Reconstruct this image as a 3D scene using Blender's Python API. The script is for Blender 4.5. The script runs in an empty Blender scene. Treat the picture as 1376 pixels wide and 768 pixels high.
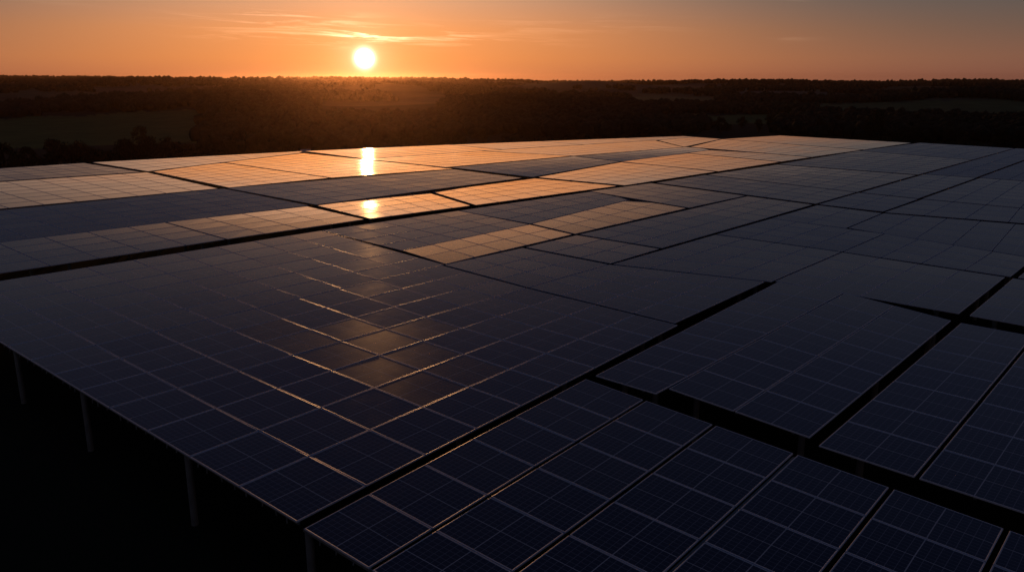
import bpy, math, random
import numpy as np
random.seed(7); rng = np.random.default_rng(11)
R = math.radians
S = bpy.context.scene
C = S.collection

# ------------------------------------------------------------------ camera
CAM_Z = 12.4                       # eye height above the hilltop
PANEL_Z = 2.4                      # mean height of the panel plane
H = CAM_Z - PANEL_Z
FPX = 1094.0
PITCH = math.atan(279 / FPX)
cam = bpy.data.cameras.new('camera'); cam_o = bpy.data.objects.new('camera', cam); C.objects.link(cam_o)
cam_o.location = (0, 0, CAM_Z); cam_o.rotation_euler = (math.pi / 2 - PITCH, 0, 0)
cam.sensor_width = 36; cam.lens = 36 * FPX / 1376
cam.clip_start = 0.1; cam.clip_end = 40000
S.camera = cam_o

# ------------------------------------------------------------------ sun and sky
SUN_AZ, SUN_EL = -9.9, 1.27      # degrees right of the view axis, above the horizon
sd = (math.sin(R(SUN_AZ)) * math.cos(R(SUN_EL)), math.cos(R(SUN_AZ)) * math.cos(R(SUN_EL)), math.sin(R(SUN_EL)))
sun = bpy.data.lights.new('sun', 'SUN'); sun_o = bpy.data.objects.new('sun', sun); C.objects.link(sun_o)
sun.energy = 0.65; sun.angle = R(0.6); sun.color = (1.0, 0.46, 0.16)
from mathutils import Vector
sun_o.rotation_euler = Vector(sd).to_track_quat('Z', 'Y').to_euler()
sun_o.location = (0, 0, 60)

W = bpy.data.worlds.new('World'); S.world = W; W.use_nodes = True
nt = W.node_tree; nt.nodes.clear()
def nd(t, **k):
    n = nt.nodes.new(t)
    for a, v in k.items(): setattr(n, a, v)
    return n
def mth(op, a, b=None, c=None, clamp=False):
    n = nd('ShaderNodeMath', operation=op, use_clamp=clamp)
    for i, v in enumerate((a, b, c)):
        if v is None: continue
        if isinstance(v, (int, float)): n.inputs[i].default_value = v
        else: nt.links.new(v, n.inputs[i])
    return n.outputs[0]
def vscale(col, f):
    n = nd('ShaderNodeVectorMath', operation='SCALE')
    if isinstance(col, tuple): n.inputs[0].default_value = col
    else: nt.links.new(col, n.inputs[0])
    if isinstance(f, (int, float)): n.inputs['Scale'].default_value = f
    else: nt.links.new(f, n.inputs['Scale'])
    return n.outputs[0]
def vadd(a, b):
    n = nd('ShaderNodeVectorMath', operation='ADD'); nt.links.new(a, n.inputs[0]); nt.links.new(b, n.inputs[1]); return n.outputs[0]
def smooth(x, lo, hi):
    n = nd('ShaderNodeMapRange', interpolation_type='SMOOTHSTEP')
    nt.links.new(x, n.inputs['Value']); n.inputs['From Min'].default_value = lo; n.inputs['From Max'].default_value = hi
    return n.outputs['Result']
def ramp(x, stops, scale):
    m = mth('DIVIDE', x, scale, clamp=True)
    n = nd('ShaderNodeValToRGB'); nt.links.new(m, n.inputs[0])
    e = n.color_ramp.elements
    e[0].position = stops[0][0] / scale; e[0].color = (*stops[0][1], 1)
    e[1].position = stops[-1][0] / scale; e[1].color = (*stops[-1][1], 1)
    for p, c in stops[1:-1]:
        q = e.new(p / scale); q.color = (*c, 1)
    return n.outputs[0]
tc = nd('ShaderNodeTexCoord'); sep = nd('ShaderNodeSeparateXYZ'); nt.links.new(tc.outputs['Generated'], sep.inputs[0])
X, Y, Z = sep.outputs
elev = mth('MULTIPLY', mth('ARCSINE', Z), 180 / math.pi)
az = mth('MULTIPLY', mth('ARCTAN2', X, Y), 180 / math.pi)
daz = mth('ABSOLUTE', mth('SUBTRACT', az, SUN_AZ))
daz = mth('MINIMUM', daz, mth('SUBTRACT', 360.0, daz))
epos = mth('MAXIMUM', elev, 0.0)
near_r = ramp(epos, [(0, (.66, .205, .074)), (1.2, (.80, .268, .080)), (3, (.84, .310, .108)), (5.5, (.63, .345, .210)), (8, (.36, .180, .100)),
                     (11, (.074, .064, .072)), (15, (.021, .024, .041)), (20, (.009, .012, .031)), (32, (.005, .008, .022)), (42, (.006, .009, .023)), (60, (.016, .021, .041)), (80, (.023, .030, .055))], 80.0)
far_r = ramp(epos, [(0, (.190, .080, .058)), (1.2, (.195, .094, .064)), (3, (.135, .088, .070)), (5.5, (.084, .084, .086)), (8, (.038, .039, .049)),
                    (12, (.024, .027, .042)), (18, (.011, .014, .031)), (32, (.005, .008, .022)), (42, (.006, .009, .023)), (60, (.016, .021, .041)), (80, (.023, .030, .055))], 80.0)
wt = mth('EXPONENT', mth('MULTIPLY', mth('POWER', mth('DIVIDE', daz, mth('MAXIMUM', mth('SUBTRACT', 26.0, mth('MULTIPLY', epos, 1.15)), 10.0)), 2.0), -1.0))
mix = nd('ShaderNodeMix', data_type='RGBA'); nt.links.new(wt, mix.inputs[0]); nt.links.new(far_r, mix.inputs[6]); nt.links.new(near_r, mix.inputs[7])
base = mix.outputs[2]
dot = nd('ShaderNodeVectorMath', operation='DOT_PRODUCT'); nt.links.new(tc.outputs['Generated'], dot.inputs[0]); dot.inputs[1].default_value = sd
gam = mth('MULTIPLY', mth('ARCCOSINE', mth('MINIMUM', dot.outputs['Value'], 1.0)), 180 / math.pi)
g1 = mth('MULTIPLY', mth('EXPONENT', mth('DIVIDE', gam, -0.9)), .85)
g2 = mth('MULTIPLY', mth('EXPONENT', mth('DIVIDE', gam, -4.5)), 0.27)
disc = mth('MULTIPLY', mth('EXPONENT', mth('MULTIPLY', mth('POWER', mth('DIVIDE', gam, 0.43), 2.0), -1.0)), 9.0)
# thin streaks of cirrus, laid out over the sky by bearing and elevation
cmb = nd('ShaderNodeCombineXYZ'); nt.links.new(mth('MULTIPLY', az, 0.16), cmb.inputs[0])
nt.links.new(mth('MULTIPLY', mth('ADD', elev, mth('MULTIPLY', az, 0.035)), 2.6), cmb.inputs[1])
noi = nd('ShaderNodeTexNoise'); noi.inputs['Scale'].default_value = 1.0; noi.inputs['Detail'].default_value = 7; noi.inputs['Roughness'].default_value = .62
noi.inputs['Distortion'].default_value = .6
nt.links.new(cmb.outputs[0], noi.inputs['Vector'])
def blob(a0, e0, wa, we, amp):
    q = mth('ADD', mth('POWER', mth('DIVIDE', mth('SUBTRACT', az, a0), wa), 2.0), mth('POWER', mth('DIVIDE', mth('SUBTRACT', elev, e0), we), 2.0))
    return mth('MULTIPLY', mth('EXPONENT', mth('MULTIPLY', q, -1.0)), amp)
env = None
for bl in [(-10.3, 2.75, 7.5, .50, 1.0), (-16.5, 3.75, 5.0, .40, .75), (6.5, 3.45, 6.5, .45, .55), (18.4, 4.75, 1.6, .16, .6), (18.0, 2.4, 1.6, .18, .5), (-26, 4.6, 4.0, .35, .3), (-2, 2.4, 6, .3, .45)]:
    b_ = blob(*bl); env = b_ if env is None else mth('ADD', env, b_)
cl = mth('MULTIPLY', smooth(noi.outputs['Fac'], 0.47, 0.68), env)
clcol = vadd(vscale((.42, .27, .16), mth('MULTIPLY', cl, wt)), vscale((1.1, .85, .5), mth('MULTIPLY', cl, mth('MULTIPLY', mth('EXPONENT', mth('DIVIDE', gam, -2.2)), 2.6))))
tot = vadd(vadd(base, vscale((1.0, .74, .46), g1)), vscale((1.0, .42, .14), g2))
tot = vadd(vadd(tot, vscale((1.0, .93, .78), disc)), clcol)
up = smooth(elev, -1.2, 0.0)
tot = vscale(tot, up)
sky = nd('ShaderNodeTexSky', sky_type='NISHITA', sun_disc=False, sun_elevation=R(SUN_EL), sun_rotation=R(SUN_AZ), altitude=100, dust_density=1.5)
bg1 = nd('ShaderNodeBackground'); nt.links.new(tot, bg1.inputs[0]); bg1.inputs[1].default_value = 1.0
bg2 = nd('ShaderNodeBackground'); nt.links.new(sky.outputs[0], bg2.inputs[0]); bg2.inputs[1].default_value = 0.004
ads = nd('ShaderNodeAddShader'); nt.links.new(bg1.outputs[0], ads.inputs[0]); nt.links.new(bg2.outputs[0], ads.inputs[1])
wo = nd('ShaderNodeOutputWorld'); nt.links.new(ads.outputs[0], wo.inputs[0])
W.cycles.sampling_method = 'MANUAL'; W.cycles.sample_map_resolution = 2048
S.view_settings.view_transform = 'Standard'; S.view_settings.look = 'None'
S.view_settings.exposure = 0.0; S.view_settings.gamma = 1.0; S.view_settings.use_curve_mapping = False
S.cycles.max_bounces = 6; S.cycles.volume_bounces = 0; S.cycles.use_denoising = True
S.cycles.sample_clamp_indirect = 4.0

# ------------------------------------------------------------------ materials
def material(name):
    m = bpy.data.materials.new(name); m.use_nodes = True
    return m, m.node_tree, m.node_tree.nodes['Principled BSDF']
def simple(name, col, rough=.6, metal=0.0, noise=None, amount=.35):
    m, t, p = material(name)
    p.inputs['Base Color'].default_value = (*col, 1); p.inputs['Roughness'].default_value = rough; p.inputs['Metallic'].default_value = metal
    if noise:
        c = t.nodes.new('ShaderNodeTexCoord'); n = t.nodes.new('ShaderNodeTexNoise'); n.inputs['Scale'].default_value = noise; n.inputs['Detail'].default_value = 6
        r = t.nodes.new('ShaderNodeValToRGB'); t.links.new(c.outputs['Object'], n.inputs['Vector']); t.links.new(n.outputs['Fac'], r.inputs[0])
        r.color_ramp.elements[0].position = .3; r.color_ramp.elements[1].position = .7
        r.color_ramp.elements[0].color = (*[v * (1 - amount) for v in col], 1); r.color_ramp.elements[1].color = (*[min(1, v * (1 + amount)) for v in col], 1)
        t.links.new(r.outputs[0], p.inputs['Base Color'])
    return m
def glass(name, rough, dust, coat=1.0):
    m, t, p = material(name)
    L = t.links
    def n_(ty, **k):
        x = t.nodes.new(ty)
        for a, v in k.items(): setattr(x, a, v)
        return x
    def mm(op, a, b=None, clamp=False):
        x = n_('ShaderNodeMath', operation=op, use_clamp=clamp)
        for i, v in enumerate((a, b)):
            if v is None: continue
            if isinstance(v, (int, float)): x.inputs[i].default_value = v
            else: L.new(v, x.inputs[i])
        return x.outputs[0]
    uv = n_('ShaderNodeUVMap'); sp = n_('ShaderNodeSeparateXYZ'); L.new(uv.outputs[0], sp.inputs[0])
    def lines(c, k, w):           # thin lines k times across the module
        f = mm('FRACT', mm('MULTIPLY', c, k)); d = mm('MINIMUM', f, mm('SUBTRACT', 1.0, f))
        return mm('LESS_THAN', d, w * k)
    u, v = sp.outputs[0], sp.outputs[1]
    main = mm('MAXIMUM', lines(u, 2, .0058), lines(v, 2, .0054))
    cell = mm('MAXIMUM', lines(u, 12, .0032), lines(v, 12, .0032))
    fine = lines(u, 48, .0006)
    tcn = n_('ShaderNodeTexCoord'); no = n_('ShaderNodeTexNoise'); no.inputs['Scale'].default_value = 9; no.inputs['Detail'].default_value = 5
    L.new(tcn.outputs['Object'], no.inputs['Vector'])
    def mixc(fac, a, b):
        x = n_('ShaderNodeMix', data_type='RGBA')
        if isinstance(fac, (int, float)): x.inputs[0].default_value = fac
        else: L.new(fac, x.inputs[0])
        for i, c in ((6, a), (7, b)):
            if isinstance(c, tuple): x.inputs[i].default_value = (*c, 1)
            else: L.new(c, x.inputs[i])
        return x.outputs[2]
    c = mixc(no.outputs['Fac'], (.004, .006, .036), (.009, .011, .050))
    c = mixc(mm('MULTIPLY', fine, .35), c, (.05, .05, .08))
    c = mixc(mm('MULTIPLY', cell, .7), c, (.30, .30, .38))
    c = mixc(mm('MULTIPLY', main, .9), c, (.66, .66, .72))
    # rain marks and dust, different on every module
    oi = n_('ShaderNodeObjectInfo'); n3 = n_('ShaderNodeTexNoise'); n3.inputs['Scale'].default_value = .9; n3.inputs['Detail'].default_value = 8; n3.inputs['Roughness'].default_value = .7
    L.new(tcn.outputs['Object'], n3.inputs['Vector'])
    grime = mm('MULTIPLY', mm('MULTIPLY', mm('SUBTRACT', n3.outputs['Fac'], .42, True), mm('ADD', oi.outputs['Random'], .25)), .30)
    c = mixc(grime, c, (.14, .13, .12))
    if dust: c = mixc(dust, c, (.16, .12, .09))
    L.new(c, p.inputs['Base Color'])
    rr = mm('ADD', mm('ADD', rough, mm('MULTIPLY', mm('SUBTRACT', n3.outputs['Fac'], .5), .12)), mm('MULTIPLY', mm('SUBTRACT', oi.outputs['Random'], .5), .03)); L.new(rr, p.inputs['Roughness'])
    p.inputs['IOR'].default_value = 1.45
    p.inputs['Coat Weight'].default_value = coat; p.inputs['Coat IOR'].default_value = 1.6; p.inputs['Coat Roughness'].default_value = rough * (.9 if dust else .7)
    n2 = n_('ShaderNodeTexNoise'); n2.inputs['Scale'].default_value = 1.3; n2.inputs['Detail'].default_value = 3; L.new(tcn.outputs['Object'], n2.inputs['Vector'])
    bp = n_('ShaderNodeBump'); bp.inputs['Strength'].default_value = .25; bp.inputs['Distance'].default_value = .006
    L.new(n2.outputs['Fac'], bp.inputs['Height']); L.new(bp.outputs[0], p.inputs['Normal'])
    return m
M_clean = glass('module_glass', .085, 0)
M_dusty = glass('dusty_module_glass', .15, .03, .75)
M_worn = glass('worn_module_glass', .13, .03, .15)
M_frame = simple('aluminium_frame', (.70, .74, .86), .36, .12)
M_steel = simple('galvanised_steel', (.20, .23, .25), .55, .3, 6, .25)
M_black = simple('black_rubber', (.02, .02, .02), .6)
M_field = simple('hilltop_grass', (.030, .033, .018), .95, 0, .35, .5)
M_bark = simple('bark', (.05, .04, .03), .9, 0, 3, .4)
M_leaf = simple('foliage', (.034, .040, .022), .9, 0, .25, .45)
M_leaf2 = simple('olive_foliage', (.046, .048, .024), .8, 0, .25, .45)
M_leaf3 = simple('dark_foliage', (.026, .031, .019), .8, 0, .25, .45)

for m in (M_leaf, M_leaf2, M_leaf3, M_bark, M_field): m.node_tree.nodes['Principled BSDF'].inputs['Specular IOR Level'].default_value = .05

# ------------------------------------------------------------------ object helpers
def tag(o, label=None, cat=None, group=None, kind=None):
    if label: o['label'] = label
    if cat: o['category'] = cat
    if group: o['group'] = group
    if kind: o['kind'] = kind
    return o
def mesh_obj(name, verts, faces, mats, parent=None, mi=None, uv=None, smooth=False):
    me = bpy.data.meshes.new(name); me.from_pydata(verts, [], faces)
    for m in (mats if isinstance(mats, (list, tuple)) else [mats]): me.materials.append(m)
    if mi is not None: me.polygons.foreach_set('material_index', mi)
    if uv is not None:
        l = me.uv_layers.new(name='UVMap'); l.data.foreach_set('uv', np.asarray(uv, dtype=np.float32).ravel())
    if smooth: me.polygons.foreach_set('use_smooth', [True] * len(me.polygons))
    me.update()
    o = bpy.data.objects.new(name, me); C.objects.link(o)
    if parent: o.parent = parent
    return o
def empty(name, loc):
    o = bpy.data.objects.new(name, None); C.objects.link(o); o.location = loc; o.empty_display_size = .3
    return o
def big_mesh(name, V, F, mat, smooth=False, cols=None):
    me = bpy.data.meshes.new(name)
    k = F.shape[1]
    me.vertices.add(len(V)); me.vertices.foreach_set('co', V.astype(np.float32).ravel())
    me.loops.add(F.size); me.loops.foreach_set('vertex_index', F.astype(np.int32).ravel())
    me.polygons.add(len(F)); me.polygons.foreach_set('loop_start', np.arange(0, F.size, k, dtype=np.int32))
    if smooth: me.polygons.foreach_set('use_smooth', np.ones(len(F), dtype=bool))
    me.update(calc_edges=True); me.materials.append(mat)
    if cols is not None:
        at = me.color_attributes.new('cover', 'FLOAT_COLOR', 'POINT'); at.data.foreach_set('color', cols.astype(np.float32).ravel())
    o = bpy.data.objects.new(name, me); C.objects.link(o); return o

# ------------------------------------------------------------------ the solar field: layout
AX = np.array([0.66365621, 0.74803772]); BX = np.array([-0.74803772, 0.66365621])   # rows run along AX, columns along BX
def rect(a0, a1, b0, b1): return [(a0, b0), (a1, b0), (a1, b1), (a0, b1)]
# each: key, corners (row-start/low, row-end/low, row-end/high, row-start/high), sky height its tilt faces (degrees, None = level), modules along, modules across, label, options
T = [
 ('n1', [(9.34, 0.0), (19.75, 0.0), (21.37, 15.62), (9.34, 14.74)], None, 6, 6, 'nearest solar array at the bottom, with wide dark seams between its module columns', dict(gb=.13)),
 ('n2a', [(21.80, 13.03), (39.0, 13.2), (38.9, 16.5), (21.85, 15.52)], None, 8, 1, 'narrow single column of modules beside the long diagonal gap, behind the nearest array', {}),
 ('n2b', [(21.85, 7.92), (37.3, 8.05), (39.0, 13.17), (22.5, 13.0)], None, 7, 2, 'two column dark array between the two wide gaps, right behind the nearest array', dict(gb=.05)),
 ('n3', [(20.9, -0.5), (37.0, -0.5), (37.2, 7.72), (21.5, 7.6)], None, 7, 3, 'dark array at the right edge in the lower half, right of the steep diagonal gap', dict(gb=.12)),
 ('n4', [(38.3, 0.0), (47.6, 0.0), (47.7, 7.75), (38.7, 7.7)], None, 4, 3, 'small teal tinted array corner at the far right edge beyond the crossing of the gaps', {}),
 ('n4b', [(48.1, 0.0), (56.0, 0.0), (56.0, 7.6), (48.1, 7.6)], None, 3, 3, 'sliver of array at the right edge behind the teal tinted corner', {}),
 ('n5', [(38.7, 8.1), (47.7, 8.1), (48.35, 16.72), (39.0, 16.68)], None, 4, 4, 'blue array just beyond the short dark trench on the right', {}),
 ('m1', [(9.40, 15.05), (29.0, 16.45), (29.5, 25.2), (9.40, 25.2)], None, 9, 4, 'large dark array whose lower corner hangs over the nearest array, left of the diagonal gap', dict(dust=[(3, 2), (3, 3), (4, 2), (4, 3), (5, 3), (3, 1), (4, 1)])),
 ('m2', [(9.40, 25.24), (29.5, 25.24), (30.2, 31.95), (9.40, 31.95)], None, 9, 3, 'large dark array in the left foreground with three posts under its raised edge', dict(dust=[(3, 0), (4, 0), (3, 1)])),
 ('m3', [(9.40, 31.99), (30.3, 31.99), (31.9, 36.7), (31.9, 46.9)][:3] + [(9.40, 46.6)], None, 9, 6, 'broad navy array at the left edge below the long black gap', dict(q=[(9.40, 31.99), (30.4, 31.99), (32.1, 45.8), (9.40, 46.3)])),
 ('m3o', [(30.6, 32.1), (42.3, 32.2), (43.3, 36.75), (31.4, 36.6)], 4.0, 5, 2, 'copper lit strip of modules in the middle, its lower edge on a thin black line', dict(dustall=1, ga=.05)),
 ('m3g', [(31.4, 36.65), (43.3, 36.8), (44.3, 44.9), (32.15, 45.8)], None, 5, 4, 'grey array under the long black gap, with bright orange frame lines, below the glowing arrays', {}),
 ('m4', [(29.2, 16.7), (38.5, 17.0), (36.5, 25.2), (29.7, 25.2)], None, 4, 4, 'dark array left of the far end of the diagonal gap, behind a thin black seam', {}),
 ('m2b', [(29.7, 25.25), (36.5, 25.25), (36.8, 31.8), (30.4, 31.95)], None, 3, 3, 'slate array just below the copper strip, with thin orange frame lines', {}),
 ('c1', [(36.8, 25.3), (42.1, 25.4), (42.3, 31.85), (37.1, 31.8)], None, 2, 3, 'small grey array right below the end of the copper strip with a tawny patch', dict(ga=.05)),
 ('c2', [(42.4, 25.4), (65.7, 25.5), (66.8, 31.7), (42.6, 31.85)], 12, 9, 3, 'long grey array between two thin black diagonal lines, right of the centre', {}),
 ('d1o', [(42.6, 32.2), (57.2, 32.25), (58.4, 38.2), (43.6, 36.8)], 5.4, 6, 2, 'dull copper array right of the copper strip, beyond a thin black seam', dict(dustall=1, ga=.05)),
 ('d1g', [(43.6, 36.9), (58.4, 38.3), (60.0, 43.7), (44.4, 44.9)], None, 6, 3, 'blue grey array just below the right half of the glowing orange row', {}),
 ('d2', [(57.6, 32.2), (66.9, 32.0), (69.0, 42.9), (60.2, 43.9)], 8.5, 4, 4, 'mauve grey array where the glowing rows meet the grey ones, right of centre', {}),
 ('k1', [(38.75, 16.76), (48.4, 16.8), (48.5, 25.1), (36.75, 25.1)], 15, 4, 4, 'blue array below a thin black diagonal line, with a pale curved lower edge', {}),
 ('k2', [(48.62, 16.8), (56.2, 16.85), (57.0, 25.1), (48.72, 25.1)], 14, 4, 4, 'slate blue array right of the middle, beyond the far end of the diagonal gap', {}),
 ('k2b', [(56.65, 19.5), (65.0, 19.8), (65.7, 25.1), (57.1, 25.1)], 13, 4, 2, 'slate array whose far corner touches the black gap right of centre', {}),
 ('f1', [(48.05, 7.9), (54.0, 7.9), (56.2, 16.8), (48.6, 16.75)], 14, 3, 4, 'dark blue array behind the thin black seam on the right', {}),
 ('f2', [(54.2, 7.9), (66.6, 9.0), (65.0, 19.7), (56.9, 19.42)], 13, 4, 5, 'blue array at the right edge, third row behind the trench', {}),
 ('f3', [(67.4, 9.0), (74.6, 10.0), (74.9, 19.7), (65.6, 19.8)], 12, 3, 4, 'grey blue array at the right edge with dark square seams', dict(ga=.05, gb=.05)),
 ('f4', [(75.0, 10.0), (95.0, 12.0), (95.3, 19.8), (75.3, 19.8)], 11, 8, 4, 'blue grey array at the right edge below the pale grey strip', dict(ga=.06, gb=.05)),
 ('f5', [(95.5, 12.0), (139.0, 14.0), (139.5, 20.2), (95.7, 19.9)], 11, 16, 3, 'farthest array on the right edge, under the dark woods', dict(ga=.07, gb=.06)),
 ('e1', [(65.9, 20.0), (74.9, 20.0), (75.5, 25.2), (66.3, 25.2)], 11, 4, 2, 'greenish grey array in the corner right above the black gap on the right', dict(ga=.07)),
 ('e2', [(66.4, 25.5), (75.6, 25.5), (78.8, 42.4), (69.6, 42.7)], 11, 4, 7, 'grey array left of the thin line, just above the black gap on the right', dict(ga=.07)),
 ('e2b', [(75.9, 25.5), (93.6, 25.5), (94.2, 41.2), (79.1, 42.3)], 10, 7, 7, 'pale grey array behind the crossing of two thin black lines on the right', dict(ga=.08)),
 ('e3', [(94.3, 25.5), (116.0, 25.3), (120.0, 40.6), (94.8, 41.3)], 9.5, 9, 6, 'wide grey array at the back on the right, above a thin black line', dict(ga=.1)),
 ('e3b', [(116.4, 25.3), (139.6, 25.1), (141.8, 38.6), (120.4, 40.5)], 9, 9, 5, 'grey array at the right end of the far edge, its corner against the dark woods', dict(ga=.1)),
 ('e4', [(75.3, 20.1), (95.2, 20.1), (95.0, 25.1), (75.9, 25.15)], 11, 8, 2, 'pale grey wedge of array right of the crossing lines on the right', dict(ga=.08)),
 ('e5', [(95.6, 20.2), (139.6, 20.5), (139.8, 24.9), (95.4, 25.1)], 10.5, 17, 2, 'long narrow grey array by the right edge at the back of the field', dict(ga=.1)),
 ('r1a', [(8.0, 48.3), (26.2, 47.8), (26.6, 56.8), (8.0, 58.0)], 14, 7, 4, 'slate blue array at the left edge, right above the long black gap', dict(ga=.05)),
 ('r1a2', [(26.3, 47.8), (36.9, 47.2), (37.8, 55.6), (26.7, 56.8)], 8.0, 4, 4, 'array turning copper to its right, just left of the lower sun glint', dict(ga=.05)),
 ('r1b', [(37.4, 47.1), (46.8, 46.0), (49.9, 54.6), (38.6, 55.4)], 2.6, 5, 4, 'glowing orange array with the lower glint of the sun on it', dict(ga=.04, gb=.10)),
 ('r1c', [(47.3, 45.9), (65.0, 44.2), (64.4, 54.0), (50.4, 54.4)], 2.5, 7, 4, 'glowing orange array right of the lower sun glint, above the black gap', dict(ga=.04, gb=.10)),
 ('r1d', [(65.9, 43.9), (82.5, 43.1), (84.6, 56.8), (65.4, 54.4)], 2.8, 7, 5, 'orange array behind the short thick black gap in the centre', dict(ga=.04, gb=.10)),
 ('r1e', [(83.0, 43.0), (97.5, 42.4), (100.4, 57.0), (84.9, 57.1)], 2.8, 6, 5, 'orange array fading to pink, between two thin lines right of the centre', dict(ga=.04, gb=.10)),
 ('r1f', [(98.0, 42.4), (106.0, 42.0), (108.6, 57.0), (100.9, 57.0)], 4.2, 4, 5, 'pinkish array strip between two thin lines at the far right of the glowing field', dict(ga=.04, gb=.10)),
 ('r1g', [(106.6, 42.0), (122.0, 40.9), (128.0, 66.0), (110.3, 62.0)], 3.8, 6, 9, 'wide peach array near the far edge, right of the centre', dict(ga=.04, gb=.10)),
 ('r1h', [(122.6, 40.8), (140.5, 39.6), (143.0, 62.5), (128.6, 66.0)], 4.2, 7, 8, 'last peach array at the far edge, where the glowing field ends on the right', dict(ga=.04, gb=.10)),
 ('r2a', [(10.0, 58.1), (38.2, 55.9), (39.0, 70.7), (10.0, 72.5)], 14, 11, 6, 'wide slate blue array at the left edge, in front of the pale pinkish arrays', {}),
 ('r2b', [(38.8, 55.8), (63.8, 55.2), (64.9, 66.3), (39.4, 70.7)], 11, 10, 5, 'grey array between the upper and the lower sun glint', {}),
 ('r2c', [(65.2, 55.0), (84.8, 57.3), (86.5, 65.8), (66.2, 68.0)], 11, 8, 4, 'grey wedge array behind the short black gap, between two orange fields', {}),
 ('r2d', [(85.2, 57.3), (108.7, 57.2), (109.6, 62.3), (86.9, 65.7)], 7.5, 10, 3, 'grey brown tip of the wedge, narrowing to the right between orange fields', {}),
 ('r3a', [(19.0, 72.9), (38.7, 71.1), (40.4, 89.4), (19.0, 93.2)], 7.4, 8, 7, 'pale pinkish array at the left edge below the black line', dict(ga=.04, gb=.10)),
 ('r3b', [(39.7, 70.9), (50.6, 70.2), (51.4, 93.0), (41.2, 89.6)], 3.6, 5, 9, 'orange array left of the upper sun glint, with a rounded thin outline', dict(ga=.04, gb=.10)),
 ('r3c', [(50.9, 70.2), (65.3, 66.8), (65.5, 96.5), (51.8, 93.1)], 2.3, 6, 11, 'orange array holding the brightest part of the upper sun glint', dict(ga=.04, gb=.10)),
 ('r3d', [(65.9, 68.7), (86.7, 66.4), (84.0, 80.6), (66.0, 83.2)], 2.3, 8, 6, 'glowing orange array right of the upper sun glint', dict(ga=.04, gb=.10)),
 ('r3e', [(87.1, 66.3), (109.2, 62.6), (118.0, 73.0), (84.6, 80.5)], 2.7, 10, 6, 'orange array along the upper side of the grey wedge', dict(ga=.04, gb=.10)),
 ('r3f', [(109.8, 62.8), (128.3, 66.4), (129.5, 72.0), (118.8, 72.9)], 3.8, 7, 3, 'small peach array near the centre of the far edge', dict(ga=.04, gb=.10)),
 ('r4a', [(24.0, 93.3), (40.2, 90.2), (40.0, 105.2), (24.0, 106.5)], 7.2, 7, 5, 'pale pinkish array at the left end of the far edge, above the black line', dict(ga=.04, gb=.10)),
 ('r4b', [(41.0, 90.3), (65.4, 97.2), (67.4, 99.4), (41.0, 105.2)], 5.0, 10, 4, 'peach array along the far edge left of the sun glint', dict(ga=.04, gb=.10)),
 ('r4c', [(66.1, 83.6), (88.0, 80.2), (89.0, 92.0), (67.6, 99.2)], 2.5, 8, 6, 'orange array at the far edge behind the sun glint', dict(ga=.04, gb=.10)),
 ('r4d', [(88.4, 80.1), (103.2, 76.8), (103.8, 86.0), (89.2, 91.8)], 3.6, 6, 4, 'peach array at the middle of the far edge, under the dome of dark wood', dict(ga=.04, gb=.10)),
 ('r4e', [(103.5, 76.7), (118.3, 73.4), (119.1, 79.6), (104.1, 85.9)], 3.8, 6, 3, 'peach array at the far edge, right of the dome of dark wood', dict(ga=.04, gb=.10)),
 ('r4f', [(118.6, 73.3), (129.8, 72.3), (130.1, 74.7), (119.4, 79.4)], 3.8, 5, 2, 'tiny peach array at the crest of the far edge', dict(ga=.04, gb=.10)),
]
T = [(k, o.pop('q', q), e, na, nb, lab, o) for k, q, e, na, nb, lab, o in T]

# heights: the hilltop rolls gently, so each table leans a little; solved so that neighbours meet
LEVEL = ('n1', 'n2a', 'n2b', 'n3', 'n4', 'n4b', 'n5', 'm1', 'm2', 'm3', 'm4', 'm2b')
nT = len(T); rows_, rhs = [], []
cen = np.array([np.mean(q, axis=0) for _, q, *_ in T])
def eq(pairs, val, w):
    r = np.zeros(3 * nT)
    for i, v in pairs: r[i] += v
    rows_.append(r * w); rhs.append(val * w)
def zrow(i, p, s=1.0): return [(3 * i, s), (3 * i + 1, s * (p[0] - cen[i][0])), (3 * i + 2, s * (p[1] - cen[i][1]))]
for i, (k, q, e, na, nb, lab, o) in enumerate(T):
    c = cen[i]; r0 = np.hypot(*c); u = c / r0; pv = np.array([-u[1], u[0]]); d = math.degrees(math.atan2(H, r0))
    if e is None: sl, w = 0.0, (200 if k in LEVEL else 8)
    else:
        s = -math.tan(R((d - e) / 2)); sl, w = s / (1 + s * r0 / H), 15
    eq([(3 * i + 1, u[0]), (3 * i + 2, u[1])], sl, w * 4)
    eq([(3 * i + 1, pv[0]), (3 * i + 2, pv[1])], 0.0, 200 if k in LEVEL else 8)
    eq([(3 * i, 1.0)], 0.0, 100 if k in LEVEL else .15)
def seg_d(p, a, b):
    t = np.clip(np.dot(p - a, b - a) / np.dot(b - a, b - a), 0, 1); return np.hypot(*(p - a - t * (b - a)))
for i in range(nT):
    qi = np.array(T[i][1], float)
    for s in range(4):
        for t in (.15, .5, .85):
            p = qi[s] * (1 - t) + qi[(s + 1) % 4] * t
            for j in range(nT):
                if j == i: continue
                qj = np.array(T[j][1], float)
                if min(seg_d(p, qj[k], qj[(k + 1) % 4]) for k in range(4)) < 1.9:
                    off = T[i][6].get('up', 0) - T[j][6].get('up', 0)
                    eq(zrow(i, p) + zrow(j, p, -1.0), off, 3.0)
sol = np.linalg.lstsq(np.array(rows_), np.array(rhs), rcond=None)[0].reshape(nT, 3)
zc = [[float(sol[i][0] + sol[i][1] * (p[0] - cen[i][0]) + sol[i][2] * (p[1] - cen[i][1])) for p in T[i][1]] for i in range(nT)]
weld = [[z for z in r] for r in zc]                       # corners that nearly touch share one height, so the tables follow the ground in soft twists
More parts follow.
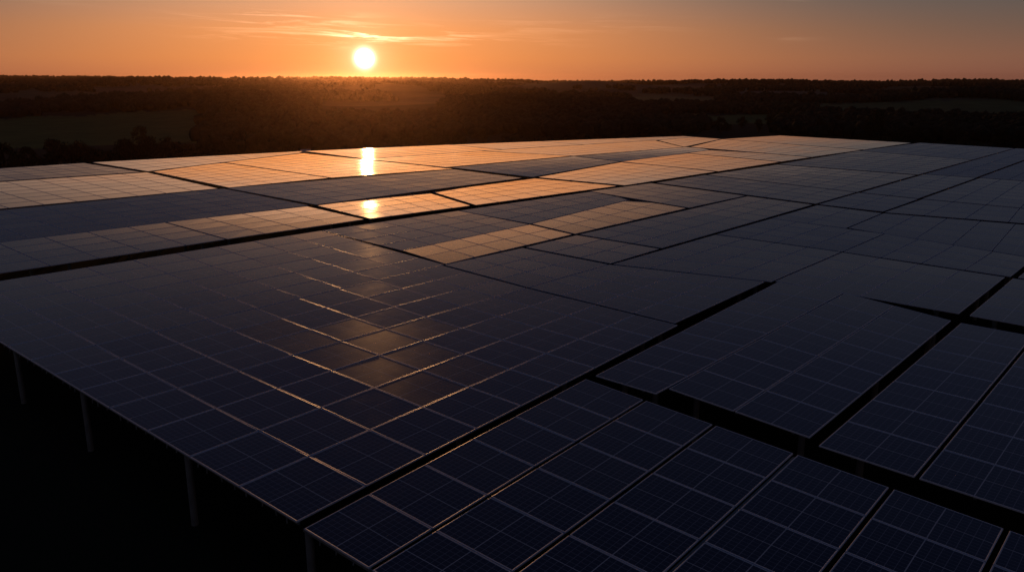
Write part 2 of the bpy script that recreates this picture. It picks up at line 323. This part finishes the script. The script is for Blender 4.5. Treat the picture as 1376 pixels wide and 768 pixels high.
for i in range(nT):
    if T[i][0] in LEVEL or T[i][0] in ('d1o', 'd1g', 'd2', 'r1g', 'r1h', 'r1f', 'r1e'): continue
    for c in range(4):
        near = [(j, d) for j in range(nT) for d in range(4) if math.dist(T[i][1][c], T[j][1][d]) < 1.3]
        lev = [zc[j][d] for j, d in near if T[j][0] in LEVEL]
        weld[i][c] = lev[0] if lev else sum(zc[j][d] for j, d in near) / len(near)
def corner3(i, c):
    p = T[i][1][c]; z = weld[i][c]; g = (p[0] * AX + p[1] * BX) * (1 - z / H)
    return np.array([g[0], g[1], PANEL_Z + z])
def to3(i, p):
    z = sol[i][0] + sol[i][1] * (p[0] - cen[i][0]) + sol[i][2] * (p[1] - cen[i][1])
    g = (p[0] * AX + p[1] * BX) * (1 - z / H)
    return np.array([g[0], g[1], PANEL_Z + z])

# ------------------------------------------------------------------ the solar field: tables
def lathe(n, prof):
    V, F = [], []
    for r, z in prof:
        for k in range(n): V.append((r * math.cos(2 * math.pi * k / n), r * math.sin(2 * math.pi * k / n), z))
    for j in range(len(prof) - 1):
        for k in range(n):
            F.append((j * n + k, j * n + (k + 1) % n, (j + 1) * n + (k + 1) % n, (j + 1) * n + k))
    F.append(tuple(range(n))[::-1]); F.append(tuple((len(prof) - 1) * n + k for k in range(n)))
    return V, F
def beam(p0, p1, w, h):
    p0 = np.array(p0); p1 = np.array(p1); d = (p1 - p0) / np.linalg.norm(p1 - p0)
    s = np.cross(d, (0, 0, 1)); s /= np.linalg.norm(s); n = np.cross(s, d)
    V = [tuple(p + s * x * w / 2 + n * y * h / 2) for p in (p0, p1) for x, y in ((-1, -1), (1, -1), (1, 1), (-1, 1))]
    F = [(3, 2, 1, 0), (4, 5, 6, 7)] + [(k, (k + 1) % 4, 4 + (k + 1) % 4, 4 + k) for k in range(4)]
    return V, F
PROF = [(0, -.042), (0, -.008), (.006, -.002), (.013, 0), (.019, 0), (.026, -.0015), (.029, -.005)]
def module(cn, mat, root, org):
    c = [np.array(p) - org for p in cn]                 # 00,10,11,01
    eu = c[1] - c[0] + c[2] - c[3]; eu /= np.linalg.norm(eu)
    ev = c[3] - c[0] + c[2] - c[1]; ev /= np.linalg.norm(ev)
    n = np.cross(eu, ev); n /= np.linalg.norm(n)
    sg = [(1, 1), (-1, 1), (-1, -1), (1, -1)]
    ring = lambda ins, z: [c[k] + eu * ins * sg[k][0] + ev * ins * sg[k][1] + n * z for k in range(4)]
    top, bot = ring(.027, -.0045), ring(.027, -.032)
    V = [tuple(p) for p in top + bot]
    F = [(0, 1, 2, 3), (7, 6, 5, 4)] + [(k, 4 + k, 4 + (k + 1) % 4, (k + 1) % 4) for k in range(4)]
    uv = [(0, 0), (1, 0), (1, 1), (0, 1)] + [(.1, .1)] * 20
    m = mesh_obj('solar_module', V, F, mat, root, uv=uv)
    V, F = [], []
    for ins, z in PROF: V += [tuple(p) for p in ring(ins, z)]
    for j in range(len(PROF) - 1):
        for k in range(4): F.append((4 * j + k, 4 * j + (k + 1) % 4, 4 * j + 4 + (k + 1) % 4, 4 * j + 4 + k))
    mesh_obj('frame', V, F, M_frame, m)
    return m
postV, postF = lathe(14, [(.10, 0), (.10, 1.0)])
clipV, clipF = beam((0, 0, -.16), (0.0, 0.012, 0), .03, .025)
post_me = bpy.data.meshes.new('post'); post_me.from_pydata(postV, [], postF); post_me.materials.append(M_steel)
clip_me = bpy.data.meshes.new('hanging_clip'); clip_me.from_pydata(clipV, [], clipF); clip_me.materials.append(M_steel)
n_mod = 0
for i, (k, q, e, na, nb, lab, o) in enumerate(T):
    P = [corner3(i, c) for c in range(4)]
    org = np.array([*np.mean(P, axis=0)[:2], 0.0])
    root = empty('solar_array', org); tag(root, lab, 'solar array', 'solar arrays on the hilltop')
    ga, gb = o.get('ga', .028 if k in LEVEL else .045), o.get('gb', .028 if k in LEVEL else .05)
    def bil(u, v): return (P[0] * (1 - u) * (1 - v) + P[1] * u * (1 - v) + P[2] * u * v + P[3] * (1 - u) * v)
    la = np.linalg.norm(P[1] - P[0]); lb = np.linalg.norm(P[3] - P[0])
    for x in range(na):
        for y in range(nb):
            u0, u1 = x / na, (x + 1) / na; v0, v1 = y / nb, (y + 1) / nb
            cn = [bil(u0, v0), bil(u1, v0), bil(u1, v1), bil(u0, v1)]
            eu = (cn[1] - cn[0]) / np.linalg.norm(cn[1] - cn[0]); ev = (cn[3] - cn[0]) / np.linalg.norm(cn[3] - cn[0])
            cn[0] = cn[0] + eu * ga / 2 + ev * gb / 2; cn[1] = cn[1] - eu * ga / 2 + ev * gb / 2
            cn[2] = cn[2] - eu * ga / 2 - ev * gb / 2; cn[3] = cn[3] + eu * ga / 2 - ev * gb / 2
            ta, tb = rng.normal(0, .0022, 2)
            for c_, (sa, sb) in zip(cn, ((-1, -1), (1, -1), (1, 1), (-1, 1))): c_[2] += sa * ta + sb * tb
            dusty = o.get('dustall') or (x, y) in o.get('dust', ())
            module(cn, M_worn if o.get('dustall') else M_dusty if dusty else M_clean, root, org); n_mod += 1
    # rails under the modules and posts down to the grass
    fr = (.12, .5, .88) if lb > 4 else (.25, .75)
    for v in fr:
        V, F = beam(bil(.01, v) - org - (0, 0, .11), bil(.99, v) - org - (0, 0, .11), .07, .10)
        mesh_obj('support_rail', V, F, M_steel, root)
    npost = max(2, int(la / 6.5) + 1)
    if k in ('n1', 'm1', 'm2', 'm3'):
        want = {'n1': [14.68, 8.0], 'm1': [20.7], 'm2': [27.9], 'm3': [34.3, 41.2]}[k]
        vs = [[(b - q[0][1]) / (q[3][1] - q[0][1]) for b in want]] + [list(fr)] * (npost - 1)
    else: vs = [[fr[0], fr[-1]]] * npost
    for t in range(npost):
        u = .012 if (k in ('n1', 'm1', 'm2', 'm3') and t == 0) else (.06 + .88 * t / (npost - 1))
        for v in vs[t]:
            p = bil(u, v); po = bpy.data.objects.new('post', post_me); C.objects.link(po); po.parent = root
            hgt = p[2] - .16 + .4
            po.location = (p[0] - org[0], p[1] - org[1], -.4); po.scale = (1, 1, hgt)
    if k in ('n1', 'm1', 'm2', 'm3'):
        V, F = beam(bil(.004, .0) - org - (0, 0, .08), bil(.004, 1.0) - org - (0, 0, .08), .05, .07)
        mesh_obj('edge_rail', V, F, M_steel, root)
        for v in np.arange(.04, 1, .62 / lb * 1.0):
            v = v + random.uniform(-.15, .15) / lb
            if not 0 < v < 1: continue
            p = bil(.003, v); co = bpy.data.objects.new('hanging_clip', clip_me); C.objects.link(co); co.parent = root
            co.location = tuple(p - org - (0, 0, .10)); co.scale = (1, 1, random.uniform(.5, 1.1)); co.rotation_euler = (random.uniform(-.15, .15), random.uniform(-.15, .15), 0)

# ------------------------------------------------------------------ terrain
lr = np.log(np.array([1, 480, 650, 1000, 1500, 2500, 4000, 6000, 8000, 12000.]))
lz = np.array([-31, -33, -40.5, -36.5, -30, -25, -20, -26, -42, -110.])
def vnoise(x, y, seed=0):
    xi, yi = np.floor(x).astype(int), np.floor(y).astype(int); fx, fy = x - xi, y - yi
    fx, fy = fx * fx * (3 - 2 * fx), fy * fy * (3 - 2 * fy)
    h = lambda a, b: (np.sin(a * 127.1 + b * 311.7 + seed * 74.7) * 43758.5453) % 1.0
    return (h(xi, yi) * (1 - fx) + h(xi + 1, yi) * fx) * (1 - fy) + (h(xi, yi + 1) * (1 - fx) + h(xi + 1, yi + 1) * fx) * fy
def bearing(u): return math.degrees(math.atan2((u - 688) / FPX, math.cos(PITCH) + 279 / FPX * math.sin(PITCH) * 0.98))
HILLS = [(690, 1130, 6, 240, 11), (1310, 1650, 4.5, 300, 13), (340, 1350, 4, 280, 11), (150, 1400, 5, 260, 8), (1060, 2000, 5, 300, 9), (520, 2300, 5, 350, 20), (790, 2800, 4, 400, 22), (230, 3300, 7, 500, 24), (1010, 3500, 5, 500, 10), (340, 2050, 4, 250, 13), (40, 2200, 5, 300, 13), (640, 3900, 6, 500, 14), (1280, 3000, 5, 400, 10), (620, 760, 5, 120, 5), (430, 850, 4, 160, 6)]
HULL = np.array([(4, -4), (141, -4), (146, 20), (147, 63), (131, 77), (94, 93), (68, 102), (20, 109), (4, 109)], float)
def outside(x, y):                       # metres outside the solar field
    a = x * AX[0] + y * AX[1]; b = x * BX[0] + y * BX[1]
    d = np.full(np.shape(a), -1e9)
    for k in range(len(HULL)):
        p, q = HULL[k], HULL[(k + 1) % len(HULL)]; n = np.array([(q - p)[1], -(q - p)[0]]); n /= np.hypot(*n)
        d = np.maximum(d, (a - p[0]) * n[0] + (b - p[1]) * n[1])
    return d
def height(x, y):
    x = np.asarray(x, float); y = np.asarray(y, float)
    r = np.maximum(np.hypot(x, y), 1.0); azd = np.degrees(np.arctan2(x, y))
    t0 = np.interp(np.log(r), lr, lz)
    amp = np.interp(np.log(r), np.log([300, 800, 2000, 5000, 9000]), [1.5, 4, 12, 26, 30])
    t0 = t0 + amp * (vnoise(x / 900, y / 900, 1) - .5) * 1.0 + amp * .5 * (vnoise(x / 330, y / 330, 2) - .5)
    t0 = t0 + np.interp(r, [2500, 6000, 8000], [0, 10, 24]) * np.interp(azd, [-34, -12, 0, 12, 34], [2.3, 1.8, .35, -.1, 0])
    for u0, r0, wu, wr, hb in HILLS: t0 = t0 + hb * np.exp(-((azd - bearing(u0)) / wu) ** 2 - ((r - r0) / wr) ** 2)
    d = outside(x, y); front = (y < 60) & (outside(x, y) < 400) & (x * AX[0] + y * AX[1] < 8)
    s = np.clip((d - 3) / 130, 0, 1); s = s * s * (3 - 2 * s)
    s = np.where(x * AX[0] + y * AX[1] < 4, s * .12, s)
    return t0 * s
ths = np.radians(np.concatenate([np.linspace(-180, -46, 68), np.linspace(-45, 45, 541), np.linspace(46, 180, 68)[:-1]]))
rs = np.concatenate([np.linspace(.5, 200, 90), np.exp(np.linspace(np.log(204), np.log(12000), 330))])
TH, RS = np.meshgrid(ths, rs, indexing='ij'); gx, gy = RS * np.sin(TH), RS * np.cos(TH); gz = height(gx, gy)
nt_, nr_ = TH.shape
V = np.stack([gx, gy, gz], -1).reshape(-1, 3)
ii, jj = np.meshgrid(np.arange(nt_), np.arange(nr_ - 1), indexing='ij'); i2 = (ii + 1) % nt_
F = np.stack([ii * nr_ + jj, ii * nr_ + jj + 1, i2 * nr_ + jj + 1, i2 * nr_ + jj], -1).reshape(-1, 4)[:, ::-1]
# land cover: meadows and ploughland between the woods (bearing in degrees, range in metres)
MEADOW = [(-60, 262, 740, 1190, (.125, .155, .042)), (0, 150, 1500, 1750, (.060, .065, .035)), (880, 1070, 950, 1130, (.13, .155, .05)), (1105, 1420, 1140, 1500, (.135, .15, .06)),
          (985, 1115, 1680, 2150, (.12, .11, .08)), (850, 965, 1440, 1780, (.10, .12, .06)), (930, 1215, 640, 760, (.075, .085, .045)), (640, 720, 1500, 1800, (.075, .065, .045)),
          (735, 860, 1750, 2300, (.075, .06, .045)), (1120, 1420, 1750, 2050, (.06, .06, .045)), (690, 980, 2700, 3300, (.07, .06, .05)), (120, 330, 2300, 2800, (.065, .055, .045)), (760, 900, 1380, 1480, (.11, .13, .05)), (1000, 1200, 2250, 2700, (.11, .115, .06)), (700, 840, 2500, 3000, (.11, .10, .06)), (20, 140, 1850, 2150, (.10, .10, .055)), (560, 700, 1480, 1640, (.10, .085, .05))]
azv = np.degrees(np.arctan2(gx, gy)).ravel(); rv = RS.ravel()
cols = np.ones((len(V), 4)); cols[:, :3] = (.028, .030, .019)
patch = vnoise(azv * .30 + 3.3, np.log(rv) * 8, 5); tone = vnoise(azv * .22, np.log(rv) * 11, 6)
far_m = rv > 1350
cols[far_m, :3] = np.array((.080, .075, .045)) * (.5 + 1.0 * tone[far_m, None]) * (1, .95, .9)
def meadow_mask(az_, r_, m):
    u0, u1, r0, r1, c = m; wob = 9 * (vnoise(az_ * .8 + r0, np.log(r_) * 14, 31) - .5) + 3 * (vnoise(az_ * 3 + r0, np.log(r_) * 40, 32) - .5) ; a0, a1 = bearing(u0), bearing(u1)
    return (az_ > a0 + wob * .05) & (az_ < a1 + wob * .04) & (r_ > r0 * (1 + wob * .006)) & (r_ < r1 * (1 + wob * .008))
for m in MEADOW: cols[meadow_mask(azv, rv, m), :3] = m[4]
mt, t, p = material('countryside')
at = t.nodes.new('ShaderNodeAttribute'); at.attribute_name = 'cover'; tcn = t.nodes.new('ShaderNodeTexCoord')
n1 = t.nodes.new('ShaderNodeTexNoise'); n1.inputs['Scale'].default_value = .03; n1.inputs['Detail'].default_value = 9; n1.inputs['Roughness'].default_value = .65
mp = t.nodes.new('ShaderNodeMapRange'); mp.inputs['To Min'].default_value = .45; mp.inputs['To Max'].default_value = 1.5
vs_ = t.nodes.new('ShaderNodeVectorMath'); vs_.operation = 'SCALE'
t.links.new(tcn.outputs['Object'], n1.inputs['Vector']); t.links.new(n1.outputs['Fac'], mp.inputs['Value']); t.links.new(at.outputs['Color'], vs_.inputs[0]); t.links.new(mp.outputs[0], vs_.inputs['Scale'])
t.links.new(vs_.outputs[0], p.inputs['Base Color']); p.inputs['Roughness'].default_value = 1.0; p.inputs['Specular IOR Level'].default_value = .1
ter = big_mesh('ground', V, F, mt, True, cols); tag(ter, kind='structure')

# ------------------------------------------------------------------ trees
def ico():
    t = (1 + 5 ** .5) / 2
    v = np.array([(-1, t, 0), (1, t, 0), (-1, -t, 0), (1, -t, 0), (0, -1, t), (0, 1, t), (0, -1, -t), (0, 1, -t), (t, 0, -1), (t, 0, 1), (-t, 0, -1), (-t, 0, 1)], float)
    v /= np.linalg.norm(v[0])
    f = np.array([(0, 11, 5), (0, 5, 1), (0, 1, 7), (0, 7, 10), (0, 10, 11), (1, 5, 9), (5, 11, 4), (11, 10, 2), (10, 7, 6), (7, 1, 8), (3, 9, 4), (3, 4, 2), (3, 2, 6), (3, 6, 8), (3, 8, 9), (4, 9, 5), (2, 4, 11), (6, 2, 10), (8, 6, 7), (9, 8, 1)])
    return v, f
def leafcloud(n_clump, n_leaf, w, h, size, seed):
    """triangles of leaf sprays gathered in clumps, crown base at z=0"""
    g = np.random.default_rng(seed); V, F = [], []
    for _ in range(n_clump):
        d = g.normal(size=3); d /= np.linalg.norm(d); rad = g.uniform(.35, 1) ** .6
        c = np.array([d[0] * w * rad, d[1] * w * rad, h * .5 + d[2] * h * .5 * rad]); taper = 1 - .35 * max(0, d[2]); c[:2] *= taper
        cr = g.uniform(.22, .42) * w
        pts = g.normal(size=(n_leaf, 3)); pts /= np.linalg.norm(pts, axis=1)[:, None]; pts = c + pts * cr * g.uniform(.55, 1.05, (n_leaf, 1)) * (1, 1, .75)
        for p_ in pts:
            tri = g.normal(size=(3, 3)) * size; k = len(V); V += list(p_ + tri); F.append((k, k + 1, k + 2))
    return np.array(V), np.array(F)
def make_trunk(hgt, w, seed):
    g = random.Random(seed); V, F = [], []
    def tube(p0, p1, r0, r1):
        d = (Vector(p1) - Vector(p0)).normalized(); s = d.orthogonal().normalized(); q = d.cross(s); k = len(V)
        for p_, r_ in ((p0, r0), (p1, r1)):
            for j in range(7):
                a = 2 * math.pi * j / 7; V.append(tuple(Vector(p_) + s * math.cos(a) * r_ + q * math.sin(a) * r_))
        for j in range(7): F.append((k + j, k + (j + 1) % 7, k + 7 + (j + 1) % 7, k + 7 + j))
    top = hgt * .7; tube((0, 0, -.8), (0, 0, top * .45), .42, .32); tube((0, 0, top * .45), (.3, .1, top), .32, .12)
    for j in range(6):
        a = g.uniform(0, 6.28); z = top * g.uniform(.35, .8); l = w * g.uniform(.45, .75)
        tube((0, 0, z), (math.cos(a) * l, math.sin(a) * l, z + l * g.uniform(.4, .9)), .16, .05)
    return V, F
variants = []
for s, (w, h, base) in enumerate([(6.2, 10.5, 2.0), (5.0, 12.5, 2.5), (7.2, 9.5, 1.6), (4.2, 8.5, 1.4), (5.8, 13.5, 2.2), (6.6, 11.5, 1.8)]):
    V, F = leafcloud(34, 46, w, h, .42, 100 + s); V[:, 2] += base
    me = bpy.data.meshes.new('crown'); me.from_pydata(V.tolist(), [], F.tolist()); me.materials.append((M_leaf, M_leaf2, M_leaf3)[s % 3])
    tv, tf = make_trunk(base + h, w, s); tm = bpy.data.meshes.new('trunk'); tm.from_pydata(tv, [], tf); tm.materials.append(M_bark)
    variants.append((me, tm))
def plant(u, r, k, sc, label, group):
    a = R(bearing(u)); x, y = r * math.sin(a), r * math.cos(a)
    t_ = empty('broadleaf_tree', (x, y, float(height(x, y)))); t_.scale = (sc, sc, sc * random.uniform(.9, 1.1)); t_.rotation_euler = (0, 0, random.uniform(0, 6.28))
    tag(t_, label, 'tree', group)
    for nm, me in zip(('crown', 'trunk'), variants[k]):
        c_ = bpy.data.objects.new(nm, me); C.objects.link(c_); c_.parent = t_
rows = [  # u range, range of distance, count, label, group
 (-30, 120, 440, 520, 10, 'dark broadleaf tree in the left corner clump below the pale meadow', 'trees in the left corner clump'),
 (120, 285, 440, 560, 14, 'dark broadleaf tree in the row between the pale meadow and the pinkish arrays', 'trees along the lower edge of the meadow'),
 (285, 470, 500, 640, 16, 'brown black tree below the sun, just behind the far edge of the arrays', 'trees behind the far edge left of the sun glint'),
 (470, 700, 560, 680, 16, 'warm brown tree right of the sun, just behind the far edge of the arrays', 'trees behind the far edge right of the sun glint'),
 (700, 930, 640, 760, 14, 'black tree behind the middle of the far edge of the arrays', 'trees behind the middle of the far edge'),
 (930, 1160, 780, 900, 14, 'black tree behind the small dark field right of the middle', 'trees behind the small dark field'),
 (1160, 1420, 620, 760, 16, 'black tree on the right, above the grey end of the arrays', 'trees above the grey end of the arrays'),
]
for u0, u1, r0, r1, n, lab, grp in rows:
    for j in range(n):
        plant(u0 + (u1 - u0) * (j + random.uniform(.1, .9)) / n, random.uniform(r0, r1), random.randrange(6), random.uniform(.75, 1.15), lab, grp)
plant(182, 720, 4, 1.15, 'tall slim tree that stands out against the pale meadow on the left', 'solitary trees')
plant(95, 560, 2, 1.05, 'broad round tree jutting into the lower left part of the pale meadow', 'solitary trees')
plant(1182, 760, 4, 1.55, 'tallest tree on the right, rising in front of the long pale meadow', 'solitary trees')

# woods that read as one mass
iv, if_ = ico()
def subdiv(v, f):
    v = list(map(tuple, v)); cache = {}; nf = []
    def mid(a, b):
        k = (min(a, b), max(a, b))
        if k not in cache:
            m_ = np.array(v[a]) + np.array(v[b]); m_ /= np.linalg.norm(m_); v.append(tuple(m_)); cache[k] = len(v) - 1
        return cache[k]
    for a, b, c in f:
        x, y_, z = mid(a, b), mid(b, c), mid(c, a); nf += [(a, x, z), (b, y_, x), (c, z, y_), (x, y_, z)]
    return np.array(v), np.array(nf)
sv, sf = subdiv(iv, if_)
def crowns(pts, detail, mat, name, label):
    Vs, Fs, off = [], [], 0
    for (x, y, z, sc) in pts:
        v = sv if detail else iv; f = sf if detail else if_
        w = sc * rng.uniform(.85, 1.25); hh = sc * rng.uniform(.9, 1.3)
        vv = v * rng.uniform(.80, 1.13, (len(v), 1)) * (w, w, hh) + (x, y, z + hh * .75)
        Vs.append(vv); Fs.append(f + off); off += len(v)
        nl = 14 if detail else 0
        d = rng.normal(size=(nl, 3)); d /= np.linalg.norm(d, axis=1)[:, None]; d[:, 2] = np.abs(d[:, 2]) * .9
        ctr = d * rng.uniform(.85, 1.22, (nl, 1)) * (w, w, hh) + (x, y, z + hh * .75)
        tr = ctr[:, None, :] + rng.normal(size=(nl, 3, 3)) * sc * .10
        Vs.append(tr.reshape(-1, 3)); Fs.append(np.arange(nl * 3).reshape(-1, 3) + off); off += nl * 3
    o_ = big_mesh(name, np.concatenate(Vs), np.concatenate(Fs), mat, True)
    tag(o_, label, 'wood', None, 'stuff'); return o_
def in_meadow(x, y):
    a_, r_ = np.degrees(np.arctan2(x, y)), np.hypot(x, y); k = np.zeros(np.shape(x), bool)
    for m in MEADOW: k |= meadow_mask(a_, r_, m)
    return k
def patch_pts(u0, u1, r0, r1, sp, size, edge=.12):
    a0, a1 = R(bearing(u0)), R(bearing(u1)); n = int((a1 - a0) * (r1 ** 2 - r0 ** 2) / 2 / sp ** 2)
    a = rng.uniform(a0, a1, n); r = np.sqrt(rng.uniform(r0 ** 2, r1 ** 2, n))
    q = ((a - (a0 + a1) / 2) / (a1 - a0) * 2) ** 4 + ((r - (r0 + r1) / 2) / (r1 - r0) * 2) ** 4
    x, y = r * np.sin(a), r * np.cos(a)
    keep = (q < 1 + .5 * (vnoise(x / 60, y / 60, 9) - .5)) & ~in_meadow(x, y)
    x, y = x[keep], y[keep]; s = size * rng.uniform(.7, 1.25, len(x)); z = height(x, y)
    return np.stack([x, y, z, s], 1)
WOODS = [
 (255, 480, 580, 1080, 9, 5.6, M_leaf, 'dark wood below the sun, right of the pale meadow'),
 (455, 700, 700, 1000, 9, 5.6, M_leaf3, 'brown wood right of the sun'),
 (590, 880, 720, 1330, 9.5, 6.0, M_leaf3, 'large dome of dark wood in the middle distance at the centre'),
 (780, 960, 780, 1120, 9, 5.4, M_leaf, 'dark wood at the right end of the central dome'),
 (1040, 1420, 760, 1120, 9, 5.6, M_leaf3, 'black wood on the right below the long pale meadow'),
 (860, 1100, 1150, 1380, 9, 5.0, M_leaf, 'hedged copse between the two pale meadows right of the centre'),
 (1225, 1420, 1530, 2000, 12, 6.8, M_leaf3, 'black wooded knoll near the right edge under the skyline'),
 (960, 1240, 1500, 1660, 10, 5.0, M_leaf, 'thin belt of trees above the long pale meadow'),
 (45, 255, 1210, 1750, 12, 6.2, M_leaf, 'dark belt of wood above the pale meadow on the left'),
 (-60, 60, 1200, 1500, 12, 5.5, M_leaf3, 'dark wood at the left edge above the pale meadow'),
 (255, 430, 1090, 1650, 12, 6.2, M_leaf3, 'rounded wooded rise left of the sun'),
]
for u0, u1, r0, r1, sp, sz, mat, lab in WOODS:
    crowns(patch_pts(u0, u1, r0, r1, sp, sz), True, mat, 'wood', lab)
for r0, r1, sp, sz, thr, nm in [(1500, 2600, 14, 5.8, .50, 'scattered copses and hedges of the middle distance'), (2600, 4500, 24, 7.0, .47, 'hazy far woods on the slopes'), (4500, 8200, 40, 9, .42, 'woods along the skyline ridges')]:
    a0, a1 = R(-37), R(37); n = int((a1 - a0) * (r1 ** 2 - r0 ** 2) / 2 / sp ** 2)
    a = rng.uniform(a0, a1, n); r = np.sqrt(rng.uniform(r0 ** 2, r1 ** 2, n)); x, y = r * np.sin(a), r * np.cos(a)
    ad = np.degrees(a); k = (vnoise(ad * .28, np.log(r) * 9, 21) * .65 + vnoise(ad * .9, np.log(r) * 22, 22) * .35 > thr) & ~in_meadow(x, y)
    x, y = x[k], y[k]; crowns(np.stack([x, y, height(x, y), sz * rng.uniform(.6, 1.3, len(x))], 1), False, M_leaf, 'wood', nm)
print('modules', n_mod, 'z range', {T[i][0]: [round(float(to3(i, p)[2]), 2) for p in T[i][1]] for i in range(nT)})

# ------------------------------------------------------------------ small barn behind the far edge
a = R(bearing(405)); bx, by = 560 * math.sin(a), 560 * math.cos(a); bz = float(height(bx, by))
barn = empty('barn', (bx, by, bz)); tag(barn, 'tiny barn with a pale roof among the trees left of the sun glint', 'barn'); barn.rotation_euler = (0, 0, .3); barn.scale = (.6, .6, .75)
M_wall = simple('barn_boards', (.12, .10, .08), .8, 0, 2, .3); M_roof = simple('pale_metal_roof', (.55, .55, .56), .5, .1, 1, .15); M_door = simple('barn_door_paint', (.22, .2, .18), .7)
mesh_obj('wall', [(-5, -3, -1), (5, -3, -1), (5, 3, -1), (-5, 3, -1), (-5, -3, 3.2), (5, -3, 3.2), (5, 3, 3.2), (-5, 3, 3.2), (-5, 0, 5), (5, 0, 5)],
         [(0, 1, 5, 4), (1, 2, 6, 9, 5), (2, 3, 7, 6), (3, 0, 4, 8, 7), (4, 5, 9, 8), (8, 9, 6, 7)], M_wall, barn)
mesh_obj('roof', [(-5.4, -3.5, 2.95), (5.4, -3.5, 2.95), (5.4, 0, 5.15), (-5.4, 0, 5.15), (-5.4, 3.5, 2.95), (5.4, 3.5, 2.95), (-5.4, -3.5, 3.1), (5.4, -3.5, 3.1), (5.4, 0, 5.32), (-5.4, 0, 5.32), (-5.4, 3.5, 3.1), (5.4, 3.5, 3.1)],
         [(6, 7, 8, 9), (9, 8, 11, 10), (3, 2, 1, 0), (4, 5, 2, 3), (0, 1, 7, 6), (5, 4, 10, 11), (0, 6, 9, 3), (3, 9, 10, 4), (1, 2, 8, 7), (2, 5, 11, 8)], M_roof, barn)
mesh_obj('door', [(-1.5, -3.08, -.2), (1.5, -3.08, -.2), (1.5, -3.02, -.2), (-1.5, -3.02, -.2), (-1.5, -3.08, 2.6), (1.5, -3.08, 2.6), (1.5, -3.02, 2.6), (-1.5, -3.02, 2.6)],
         [(0, 1, 5, 4), (1, 2, 6, 5), (2, 3, 7, 6), (3, 0, 4, 7), (4, 5, 6, 7), (3, 2, 1, 0)], M_door, barn)

# ------------------------------------------------------------------ evening haze
zt, zb = 60.0, -80.0
hz = mesh_obj('haze', [(x, y, z) for z in (zb, zt) for x, y in ((-12500, -12500), (12500, -12500), (12500, 12500), (-12500, 12500))],
              [(3, 2, 1, 0), (4, 5, 6, 7), (0, 1, 5, 4), (1, 2, 6, 5), (2, 3, 7, 6), (3, 0, 4, 7)], [])
tag(hz, 'thin evening haze over the countryside', 'haze', None, 'stuff')
hm = bpy.data.materials.new('haze_air'); hm.use_nodes = True; hm.node_tree.nodes.clear()
pv = hm.node_tree.nodes.new('ShaderNodeVolumePrincipled'); ho = hm.node_tree.nodes.new('ShaderNodeOutputMaterial')
pv.inputs['Color'].default_value = (.97, .58, .36, 1); pv.inputs['Density'].default_value = 2.0e-5; pv.inputs['Anisotropy'].default_value = .90
hm.node_tree.links.new(pv.outputs[0], ho.inputs['Volume']); hz.data.materials.append(hm); hm.cycles.homogeneous_volume = True
